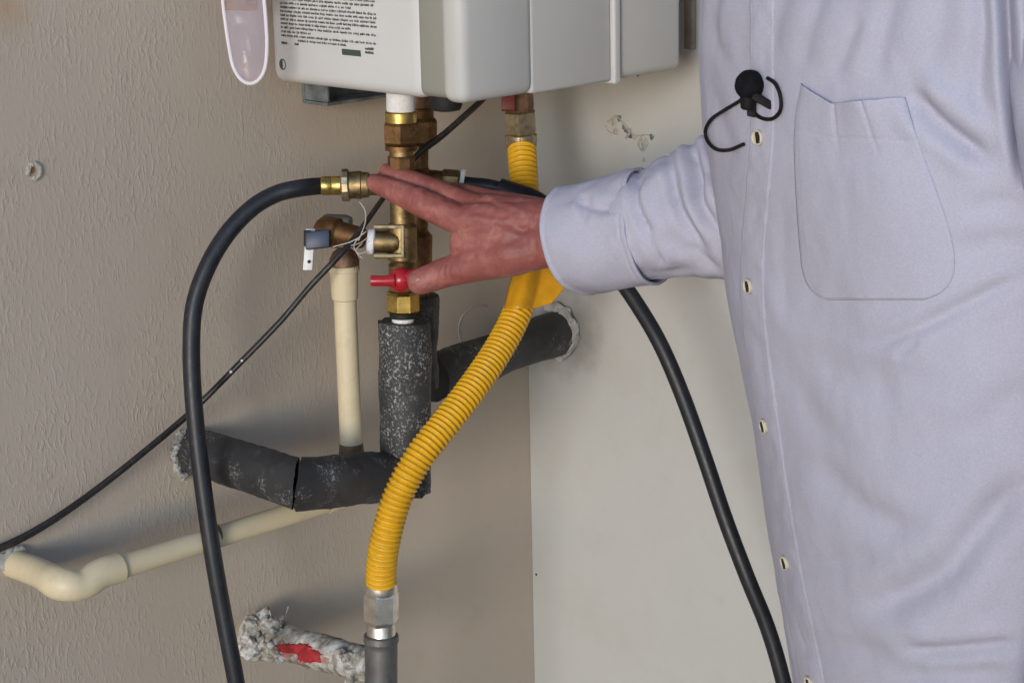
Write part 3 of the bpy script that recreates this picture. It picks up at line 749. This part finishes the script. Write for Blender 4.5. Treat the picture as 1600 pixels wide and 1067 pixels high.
def wob(V, f, amp, sc=(1, 1, 1), oct_=3, seed=0.):
    out = np.zeros(V.shape[:2]); fl_ = V.reshape(-1, 3)*np.array(sc)*f + seed
    o = out.reshape(-1)
    for i in range(len(o)): o[i] = mnoise.fractal(Vector(fl_[i]), 1.0, 2.0, oct_)
    return out*amp

# torso: rings stacked up the body, front turned to the viewer's left
NR, NC = 400, 520
turn = math.radians(62)
h_left = -RT0; h_tow = np.array([math.cos(yaw), math.sin(yaw), 0])
Fd = h_tow*math.cos(turn) + h_left*math.sin(turn); Rd = h_left*math.cos(turn) - h_tow*math.sin(turn)
sil = np.array([(-330, 1190), (-240, 1150), (-120, 1105), (0, 1092), (100, 1096), (200, 1100), (300, 1116), (380, 1128), (450, 1133), (540, 1149), (665, 1172), (780, 1193), (900, 1213), (1000, 1228), (1067, 1240), (1200, 1255), (1400, 1265)], float)
zs = np.linspace(PD(1300, 1400, 1.45)[2], PD(1300, -330, 1.46)[2], NR)
a_cam = math.atan2(float(-FW@Fd), float(-FW@Rd))            # finer mesh on the side that faces the light
u_ = np.arange(NC)*2*math.pi/NC; ang = a_cam + u_ - math.pi + .62*np.sin(u_ - math.pi)*-1
TV = np.zeros((NR, NC, 3))
for i, z in enumerate(zs):
    t = i/(NR-1); a = .200 - .015*(1-t); b = .138 + .016*math.exp(-((t-.30)/.25)**2)
    if t > .86: k = (t-.86)/.14; a *= math.sqrt(max(.02, 1-.55*k*k)); b *= math.sqrt(max(.02, 1-.5*k*k))
    ca, sa = np.cos(ang), np.sin(ang); e = 2/2.35
    off = (np.sign(ca)*np.abs(ca)**e*a)[:, None]*Rd + (np.sign(sa)*np.abs(sa)**e*b)[:, None]*Fd
    base = PD(1450, 533, 1.47); c0 = np.array([base[0], base[1], z]); 
    for _ in range(5):
        P = c0 + off; px, py, _d = proj(P); j = np.argmin(px)
        c0 = c0 + RT0*(np.interp(py[j], sil[:, 0], sil[:, 1])-px[j])*_d[j]/FPX
    TV[i] = c0 + off
nrm = grid_normals(TV)
ctr = TV.mean(1, keepdims=True)
if np.mean(np.sum(nrm*(TV-ctr), 2)) < 0: nrm = -nrm
px, py, dd = proj(TV.reshape(-1, 3)); px = px.reshape(NR, NC); py = py.reshape(NR, NC)
face = (np.sum(nrm*(CAM-TV), 2) > -.15)
TCR = [([(1420, 140), (1445, 170), (1485, 208), (1550, 254)], -13, 14), ([(1425, 112), (1500, 160), (1565, 212)], 5, 18),
       ([(1345, 545), (1420, 520), (1500, 480), (1610, 425)], -5, 12), ([(1400, 560), (1440, 530)], -2.5, 7),
       ([(1610, 740), (1530, 830), (1480, 890), (1400, 935), (1330, 950)], -14, 26), ([(1500, 700), (1560, 640), (1620, 600)], -4, 26),
       ([(1405, 1012), (1460, 1016), (1530, 1010), (1600, 1004)], -7, 11), ([(1380, 1050), (1470, 1052), (1590, 1046)], -3, 16),
       ([(1228, -40), (1212, 40), (1206, 95)], -3, 12), ([(1345, 20), (1322, 75), (1300, 125)], -3.5, 12), ([(1402, -20), (1378, 60), (1362, 130)], -3, 14),
       ([(1290, -30), (1262, 60), (1256, 110)], -2.5, 12), ([(1475, -30), (1462, 60), (1440, 110)], -4, 18),
       ([(1530, -60), (1538, 40), (1528, 130), (1536, 200)], -5, 14), ([(1566, -90), (1574, 20), (1582, 150), (1602, 300)], -20, 10),
       ([(1130, -60), (1118, 40), (1140, 110)], -3, 10), ([(1106, 120), (1128, 190), (1150, 260)], -2.5, 12),
       ([(1262, 700), (1320, 770), (1390, 815), (1450, 825)], -4, 20), ([(1215, 560), (1260, 640), (1300, 700)], -2, 16),
       ([(1210, 900), (1290, 880), (1400, 870)], -2.5, 18), ([(1236, 1010), (1330, 1010), (1400, 1030)], -3, 16),
       ([(1500, 330), (1560, 318), (1620, 330)], -3.5, 16), ([(1490, 400), (1550, 380), (1620, 385)], -3.5, 20),
       ([(1230, 300), (1222, 400), (1234, 520)], -1.2, 9), ([(1250, 560), (1380, 600), (1500, 570)], -2.5, 26)]
h = .62*creases(px, py, TCR)*face
h += .007*np.exp(-(((px-1365)/95)**2+((py-330)/130)**2))*face
h += wob(TV, 7, .0030) + wob(TV, 26, .0013, (1, 1, .6), 5, 5.)
TV = TV + nrm*h[..., None]
TF = grid_faces(NR, NC)
TF.append(tuple((NR-1)*NC+j for j in range(NC)))
shirt = obj('shirt', (TV.reshape(-1, 3), TF), MT['cloth'], person, label='lavender-grey button-front work shirt with chest pocket')
TB = BVHTree.FromPolygons([tuple(v) for v in TV.reshape(-1, 3)], TF[:-1])
_last = [1.42]
def S(x, y, off=0.):
    r = ray(x, y); hh = TB.ray_cast(Vector(CAM), Vector(r/np.linalg.norm(r)))
    if hh[0] is None: return PD(x, y, _last[0])
    p = np.array(hh[0]); n = np.array(hh[1]); n = n if n@r < 0 else -n
    _last[0] = float((p-CAM)@FW); return p + n*off
def strip(left, right, nu, nv, offf):
    l = smooth_path(np.array([(a, b, 0) for a, b in left], float), nv)[0]; r = smooth_path(np.array([(a, b, 0) for a, b in right], float), nv)[0]
    V = []
    for i in range(nv):
        for j in range(nu):
            p = l[i]*(1-j/(nu-1))+r[i]*j/(nu-1); V.append(S(p[0], p[1], offf(j/(nu-1), i/(nv-1), p)))
    F = [(i*nu+j, i*nu+j+1, (i+1)*nu+j+1, (i+1)*nu+j) for i in range(nv-1) for j in range(nu-1)]
    return V, F
def edge(s, e=.06): return min(1., min(s, 1-s)/e)
def stitched(s): return -.0006*(math.exp(-((s-.86)/.022)**2)+math.exp(-((s-.14)/.022)**2))
bt = [(1188, 215), (1173, 447), (1197, 665), (1230, 878), (1268, 1066)]
pl = [(1190, -110), (1188, 0), (1188, 110)]+bt+[(1285, 1180)]
o = obj('placket', strip([(x-17, y) for x, y in pl], [(x+22, y) for x, y in pl], 44, 300, lambda s, t, p: -.0002+.0011*edge(s, .10)+.35*stitched(s)+.0007*mnoise.noise(Vector((p[1]*.045, s*2.5, 3)))), MT['cloth'], shirt)
# pocket: left / right borders top to bottom
pL = [(1252, 130), (1241, 200), (1243, 300), (1250, 395), (1254, 425), (1262, 446), (1275, 460), (1293, 469)]
pR = [(1415, 152), (1436, 222), (1468, 310), (1488, 375), (1492, 415), (1486, 440), (1470, 458), (1444, 469)]
def pocket_pt(s, t):
    l, r = np.array(PLs[t]), np.array(PRs[t]); p = l*(1-s)+r*s
    return p
nvp, nup = 120, 100
PLs = smooth_path(np.array([(a, b, 0) for a, b in pL], float), nvp)[0][:, :2]; PRs = smooth_path(np.array([(a, b, 0) for a, b in pR], float), nvp)[0][:, :2]
V = []
for i in range(nvp):
    t = i/(nvp-1)
    for j in range(nup):
        s = j/(nup-1); p = PLs[i]*(1-s)+PRs[i]*s
        fade = max(0, 1-t/.3)
        p = p + np.array([0, fade*np.interp(s, [0, .1, .34, .6, .85, 1], [0, 5, 24, 15, 5, 0])])
        gap = .0075*fade**1.4*max(0, math.sin(math.pi*s))**.7*(1+.35*math.cos(9*s)) - fade**.7*(.0015*math.exp(-((s-.36)/.018)**2)+.0013*math.exp(-((s-.66)/.018)**2))
        ed = min(edge(s, .03), min(1, (1-t)/.03)); q = min(s*190, (1-s)*190, (1-t)*300)
        st_ = -.0006*math.exp(-((q-7)/2.)**2) - .0007*math.exp(-((t-.20)/.010)**2)
        V.append(S(p[0], p[1], .0001+.0014*ed+gap+.6*st_))
F = [(i*nup+j, i*nup+j+1, (i+1)*nup+j+1, (i+1)*nup+j) for i in range(nvp-1) for j in range(nup-1)]
pk = obj('pocket', (V, F), MT['cloth'], shirt)
md = pk.modifiers.new('thickness', 'SOLIDIFY'); md.thickness = .0009; md.offset = -1
# buttons
for x, y in bt:
    p = S(x, y, .0008); r = ray(x, y); hh = TB.ray_cast(Vector(CAM), Vector(r/np.linalg.norm(r)))
    n = np.array(hh[1]) if hh[0] is not None else -FW
    n = n if n@r < 0 else -n
    n = n/np.linalg.norm(n)
    bo = obj('button', lathe(p, p+n*.0030, [(0, .0050), (.3, .0056), (.8, .0055), (1, .0047), (.78, .0040), (.74, .001)], 22), MT['button'], shirt)
    tt = np.cross(n, UP); tt /= np.linalg.norm(tt); u2 = np.cross(tt, n)
    obj('button_hole', obox(p+n*.0029+tt*.0020*(1 if tt@RT > 0 else -1), (tt, u2, n), (.0017, .0038, .0009)), MT['black'], bo, bevel=.0005)

# right sleeve and cuff as lofted rings
def loft(stations, nr, nc, prof=None):
    """stations: (centre, normal, radius_v, radius_h)"""
    C = np.array([np.r_[s[0], s[1], s[2], s[3]] for s in stations]); Q, _ = smooth_path(C, nr)
    V = np.zeros((nr, nc, 3)); an = np.arange(nc)*2*math.pi/nc
    u = np.array(UP) if abs(UP@stations[0][1]) < .9*np.linalg.norm(stations[0][1]) else -np.array(RT)
    for i in range(nr):
        c, n = Q[i, :3], Q[i, 3:6]/np.linalg.norm(Q[i, 3:6])
        u = u - n*(u@n); u /= np.linalg.norm(u); v = np.cross(n, u)
        V[i] = c + Q[i, 6]*np.cos(an)[:, None]*u + Q[i, 7]*np.sin(an)[:, None]*v
    return V
tow = -FW
def dirn(phi): return RT*math.cos(phi) + tow*math.sin(phi)      # along the arm, towards the elbow
n0 = dirn(math.radians(36)) + UP*.16; n1 = dirn(math.radians(30))+UP*.14
def outn(V):
    n = grid_normals(V); c = V.mean(1, keepdims=True)
    return -n if np.mean(np.sum(n*(V-c), 2)) < 0 else n
CV = loft([(PD(893, 378, 1.700), n0, .0455, .0455), (PD(930, 370, 1.684), n0, .0462, .046), (PD(975, 360, 1.668), n1, .0470, .0465), (PD(1014, 354, 1.650), n1, .0482, .0478)], 70, 160)
nn = outn(CV); px, py, dd = [q.reshape(70, 160) for q in proj(CV.reshape(-1, 3))]
h = creases(px, py, [([(905, 300), (925, 322), (965, 322)], -4, 9), ([(905, 310), (912, 335), (918, 345)], -2.5, 7), ([(880, 455), (930, 466), (1010, 460)], -2, 8)]) + wob(CV, 16, .003)
rowi = np.linspace(0, 1, 70)[:, None]
h += .0006*np.exp(-((rowi-.06)/.02)**2)*-1 + .0012*np.exp(-((rowi-.03)/.03)**2) - .0007*np.exp(-((rowi-.93)/.015)**2)
CV = CV + nn*h[..., None]
cuff = obj('cuff', (CV.reshape(-1, 3), grid_faces(70, 160)), MT['cloth'], person)
md = cuff.modifiers.new('thickness', 'SOLIDIFY'); md.thickness = .0022; md.offset = -1
n2 = RT + UP*.12; n3 = RT + UP*.35
SV = loft([(PD(990, 358, 1.660), n1, .0435, .043), (PD(1012, 354, 1.648), n1, .0440, .043), (PD(1024, 352, 1.645), n1, .0452, .044), (PD(1060, 340, 1.632), n2, .0505, .048), (PD(1110, 328, 1.620), n2, .0560, .052),
           (PD(1165, 318, 1.612), n2, .060, .054), (PD(1215, 300, 1.608), n3, .064, .056), (PD(1258, 240, 1.606), RT*.5+UP, .066, .058), (PD(1272, 130, 1.606), UP, .064, .062), (PD(1270, 0, 1.606), UP, .064, .066), (PD(1262, -140, 1.60), UP, .064, .070), (PD(1262, -235, 1.59), UP, .060, .060)], 330, 260)
nn = outn(SV); px, py, dd = [q.reshape(330, 260) for q in proj(SV.reshape(-1, 3))]
face = np.sum(nn*(CAM-SV), 2) > -.3
h = .8*creases(px, py, [([(1002, 255), (992, 300), (1000, 340), (1022, 375)], -5.5, 7), ([(1046, 235), (1056, 305), (1083, 362), (1110, 400)], -7, 9), ([(1080, 212), (1097, 315), (1130, 365)], -9, 9),
                     ([(1002, 358), (1020, 392), (1038, 425)], -3.5, 7), ([(1076, 380), (1100, 405), (1130, 425)], -3.5, 9), ([(1112, 200), (1118, 260), (1135, 310)], -5, 8)])*face
h += wob(SV, 15, .0065) + wob(SV, 40, .0014, (1, 1, 1), 2, 3.)
SV = SV + nn*h[..., None]
obj('sleeve', (SV.reshape(-1, 3), grid_faces(330, 260)), MT['cloth'], person)
# left sleeve at the edge of the picture
LV = loft([(PD(1600, -330, 1.38), UP, .050, .05), (PD(1690, -260, 1.29), UP, .060, .062), (PD(1728, -60, 1.250), UP, .060, .062), (PD(1748, 180, 1.240), UP, .060, .060), (PD(1780, 420, 1.232), UP, .059, .058), (PD(1798, 600, 1.235), UP+RT*.1, .058, .056),
           (PD(1780, 760, 1.245), UP-RT*.2, .055, .052), (PD(1745, 910, 1.255), UP-RT*.35, .050, .048), (PD(1708, 1040, 1.265), UP-RT*.35, .046, .044), (PD(1684, 1130, 1.275), UP-RT*.3, .043, .042)], 150, 120)
nn = outn(LV); LV = LV + nn*(wob(LV, 12, .007)+wob(LV, 36, .0016))[..., None]
LFc = grid_faces(150, 120); LFc.append(tuple(range(120))); LFc.append(tuple(149*120+j for j in range(120)))
obj('sleeve', (LV.reshape(-1, 3), LFc), MT['cloth'], person)
# trousers below the hem, out of the picture
hipc = TV[6].mean(0); tr = []
for sg in (-1, 1):
    top = hipc + Rd*.085*sg; tr.append(sweep(smooth_path([top+np.array([0, 0, .05]), top-np.array([0, 0, .25]), np.array([top[0], top[1], .45]), np.array([top[0], top[1], .04])], 24)[0], np.linspace(.115, .075, 24), 24))
obj('trousers', merge(*tr), MT['trouser'], person)
shoe = []
for sg in (-1, 1):
    p = hipc + Rd*.085*sg; p[2] = 0
    shoe.append(sweep(smooth_path([p-Fd*.07+np.array([0, 0, .05]), p+np.array([0, 0, .055]), p+Fd*.1+np.array([0, 0, .045]), p+Fd*.19+np.array([0, 0, .034])], 16)[0], np.array([.038]+[.045]*12+[.042, .036, .022]), 18))
for s_ in shoe: obj('shoe', s_, MT['rubber'], person)

# the hand and forearm: one continuous surface from tapered limbs
def capsule(a, ra, b, rb, n=10, seg=20):
    a = np.asarray(a); b = np.asarray(b); t = (b-a)/np.linalg.norm(b-a); pts = []; rd = []
    for k in range(1, 6): q = math.pi/2*k/5; pts.append(a-t*ra*math.cos(q)); rd.append(ra*math.sin(q))
    for s in np.linspace(0, 1, n)[1:-1]: pts.append(a+(b-a)*s); rd.append(ra+(rb-ra)*s)
    for k in range(5, 0, -1): q = math.pi/2*k/5; pts.append(b+t*rb*math.cos(q)); rd.append(rb*math.sin(q))
    return sweep(np.array(pts), np.array(rd), seg)
def C_(x, y, d, r): return (PD(x, y, d), r/1000)
HANDC = [
 # forearm and wrist
 [C_(985, 358, 1.672, 29), C_(905, 362, 1.708, 25)], [C_(905, 352, 1.708, 22), C_(845, 352, 1.722, 20)], [C_(905, 376, 1.706, 22), C_(845, 380, 1.719, 21)],
 # back of the hand
 [C_(845, 350, 1.722, 20), C_(722, 344, 1.738, 14)], [C_(845, 345, 1.726, 19), C_(738, 326, 1.748, 13.5)], [C_(845, 342, 1.730, 18), C_(758, 316, 1.760, 12)], [C_(845, 342, 1.735, 17), C_(778, 318, 1.772, 11)],
 [C_(845, 384, 1.719, 20), C_(800, 398, 1.722, 18)], [C_(800, 372, 1.726, 20), C_(738, 366, 1.738, 15)],
 # web between thumb and index
 [C_(775, 392, 1.732, 17), C_(724, 380, 1.742, 12.5)], [C_(760, 402, 1.732, 16), C_(722, 398, 1.742, 10)],
 # index
 [C_(722, 344, 1.738, 14), C_(690, 331, 1.744, 13)], [C_(690, 331, 1.744, 13), C_(655, 315, 1.752, 12.3)], [C_(655, 315, 1.752, 12.3), C_(615, 298, 1.764, 10.2)], [C_(615, 298, 1.764, 10.2), C_(586, 286, 1.772, 8.0)],
 # middle, lying behind the index
 [C_(738, 326, 1.748, 13), C_(680, 300, 1.768, 11.5)], [C_(680, 300, 1.768, 11.5), C_(638, 283, 1.778, 10)], [C_(638, 283, 1.778, 10), C_(605, 269, 1.786, 7.8)],
 # ring and little finger close round the far side of the pipe
 [C_(758, 316, 1.760, 12), C_(712, 304, 1.792, 11)], [C_(712, 304, 1.792, 11), C_(684, 308, 1.815, 9.5)], [C_(684, 308, 1.815, 9.5), C_(668, 322, 1.824, 8.5)],
 [C_(778, 318, 1.772, 11), C_(740, 316, 1.800, 9.5)], [C_(740, 316, 1.800, 9.5), C_(714, 326, 1.822, 8)], [C_(714, 326, 1.822, 8), C_(698, 340, 1.830, 7.3)],
 # thumb
 [C_(805, 398, 1.722, 18), C_(748, 411, 1.736, 15.5)], [C_(748, 411, 1.736, 15.5), C_(695, 426, 1.748, 12.9)], [C_(695, 426, 1.748, 12.9), C_(657, 440, 1.754, 11.6)],
]
hv = merge(*[capsule(a[0], a[1], b[0], b[1]) for a, b in HANDC])
me = bpy.data.meshes.new('hand_build'); me.from_pydata([tuple(v) for v in hv[0]], [], hv[1])
tmp = bpy.data.objects.new('hand_build', me); COL.objects.link(tmp)
bm = bmesh.new(); bm.from_mesh(me); bmesh.ops.recalc_face_normals(bm, faces=bm.faces); bm.to_mesh(me); bm.free()
rm = tmp.modifiers.new('r', 'REMESH'); rm.mode = 'VOXEL'; rm.voxel_size = .0011; rm.adaptivity = 0
sm2 = tmp.modifiers.new('s', 'SMOOTH'); sm2.factor = .5; sm2.iterations = 14
dg = bpy.context.evaluated_depsgraph_get(); ev = tmp.evaluated_get(dg); mm = bpy.data.meshes.new_from_object(ev)
bpy.data.objects.remove(tmp)
nvh = len(mm.vertices); V = np.zeros(nvh*3); mm.vertices.foreach_get('co', V); V = V.reshape(-1, 3)
Nn = np.zeros(nvh*3); mm.vertex_normals.foreach_get('vector', Nn); Nn = Nn.reshape(-1, 3)
px, py, dd = proj(V); facing = np.clip(np.sum(Nn*(-FW), 1)*1.6+.2, 0, 1)
HC = [([(838, 352), (780, 346), (728, 338)], 1.3, 6), ([(838, 344), (790, 334), (744, 320)], 1.3, 6), ([(838, 338), (795, 322), (764, 311)], 1.1, 5),
      ([(825, 372), (790, 362), (765, 350), (742, 352)], .9, 4.5), ([(800, 340), (778, 352), (760, 372)], .8, 4), ([(818, 392), (780, 386), (750, 382)], .7, 5),
      ([(752, 332), (736, 334), (724, 348)], -.6, 4), ([(722, 330), (730, 342), (727, 356)], 1.1, 9), ([(740, 312), (746, 322)], 1.2, 9), ([(762, 303), (768, 312)], 1.2, 8),
      ([(660, 296), (652, 314), (648, 332)], .9, 7), ([(668, 298), (661, 314), (657, 330)], -.7, 2.4), ([(650, 296), (643, 312), (640, 326)], -.7, 2.4), ([(655, 297), (650, 312), (646, 326)], -.5, 1.8),
      ([(621, 284), (616, 298), (613, 311)], -.6, 2.2), ([(614, 284), (609, 296), (606, 308)], -.5, 2.0),
      ([(697, 410), (693, 426), (698, 442)], -.7, 2.3), ([(704, 408), (701, 424), (706, 440)], -.6, 2.2), ([(688, 412), (684, 428), (688, 446)], -.5, 2.2),
      ([(745, 395), (735, 405), (722, 408)], -.9, 3), ([(735, 385), (722, 392), (712, 400)], -.8, 3), ([(840, 330), (834, 360), (838, 400)], -.8, 3.5), ([(828, 335), (822, 362), (826, 398)], -.5, 3),
      ([(725, 320), (705, 312), (690, 306)], -1.4, 4)]
h = np.zeros(nvh)
for pts, amp, wd in HC:
    d, s = polyd(px, py, smooth_path(np.array([(a, b, 0) for a, b in pts], float), 12)[0][:, :2])
    h += amp/1000*np.exp(-(d/wd)**2)*np.clip(np.sin(math.pi*s)*1.8+.1, 0, 1)
h = .85*h*facing + np.array([.00035*mnoise.fractal(Vector(p*170), 1, 2, 3) for p in V])
V = V + Nn*h[:, None]
mm.vertices.foreach_set('co', V.reshape(-1)); mm.materials.clear(); mm.materials.append(MT['skin']); mm.shade_smooth(); mm.name = 'body'
body = bpy.data.objects.new('body', mm); link(body, person); body['label'] = 'bare reddish weathered right hand spread over the valve'
HB = BVHTree.FromPolygons([tuple(v) for v in V], [tuple(p.vertices) for p in mm.polygons])
cx_, cy_ = 644.5, 437.5
ol = [(cx_+9.0*math.cos(a)*(1.15 if math.cos(a) > 0 else 1.0), cy_+8.2*math.sin(a)-2.0*math.cos(a)) for a in np.linspace(0, 2*math.pi, 24, endpoint=False)]
obj('thumb_nail', patch(HB, ol, .0006), MT['nail'], body)

# ---------------------------------------------------------------- lapel microphone clipped to the shirt
mic = thing('lapel_microphone', 'small black foam-capped lapel microphone with looped wire on the shirt front', 'microphone', S(1187, 150, .003))
mc = S(1187, 131, .0085)
blob(mc, (.0098, .0098, .0102), MT['foamball'], 'foam_cap', mic, rough=.05, freq=160, sub=4)
obj('capsule_barrel', lathe(mc-UP*.006+FW*.002, mc-UP*.0165-RT*.001+FW*.004, [(0, .0062), (.5, .0055), (.9, .0045), (1, .003)], 16), MT['miccable'], mic)
obj('clip', merge(obox(S(1183, 163, .0045), (RT-UP*.2, UP, FW), (.0030, .0085, .0016)), obox(S(1201, 157, .005), (RT-UP*.55, UP+RT*.3, FW), (.0075, .0028, .0016))), MT['miccable'], mic, bevel=.0007)
for pts in ([(1172, 148), (1160, 158), (1138, 171), (1116, 187), (1107, 205), (1112, 222), (1125, 233), (1145, 234), (1166, 225)], [(1204, 122), (1216, 131), (1224, 150), (1224, 172), (1212, 185), (1196, 185), (1184, 177), (1180, 164), (1183, 152)]):
    q, _ = smooth_path([S(x, y, .0024) for x, y in pts], 60)
    obj('wire', sweep(q, .0013, 10), MT['miccable'], mic)
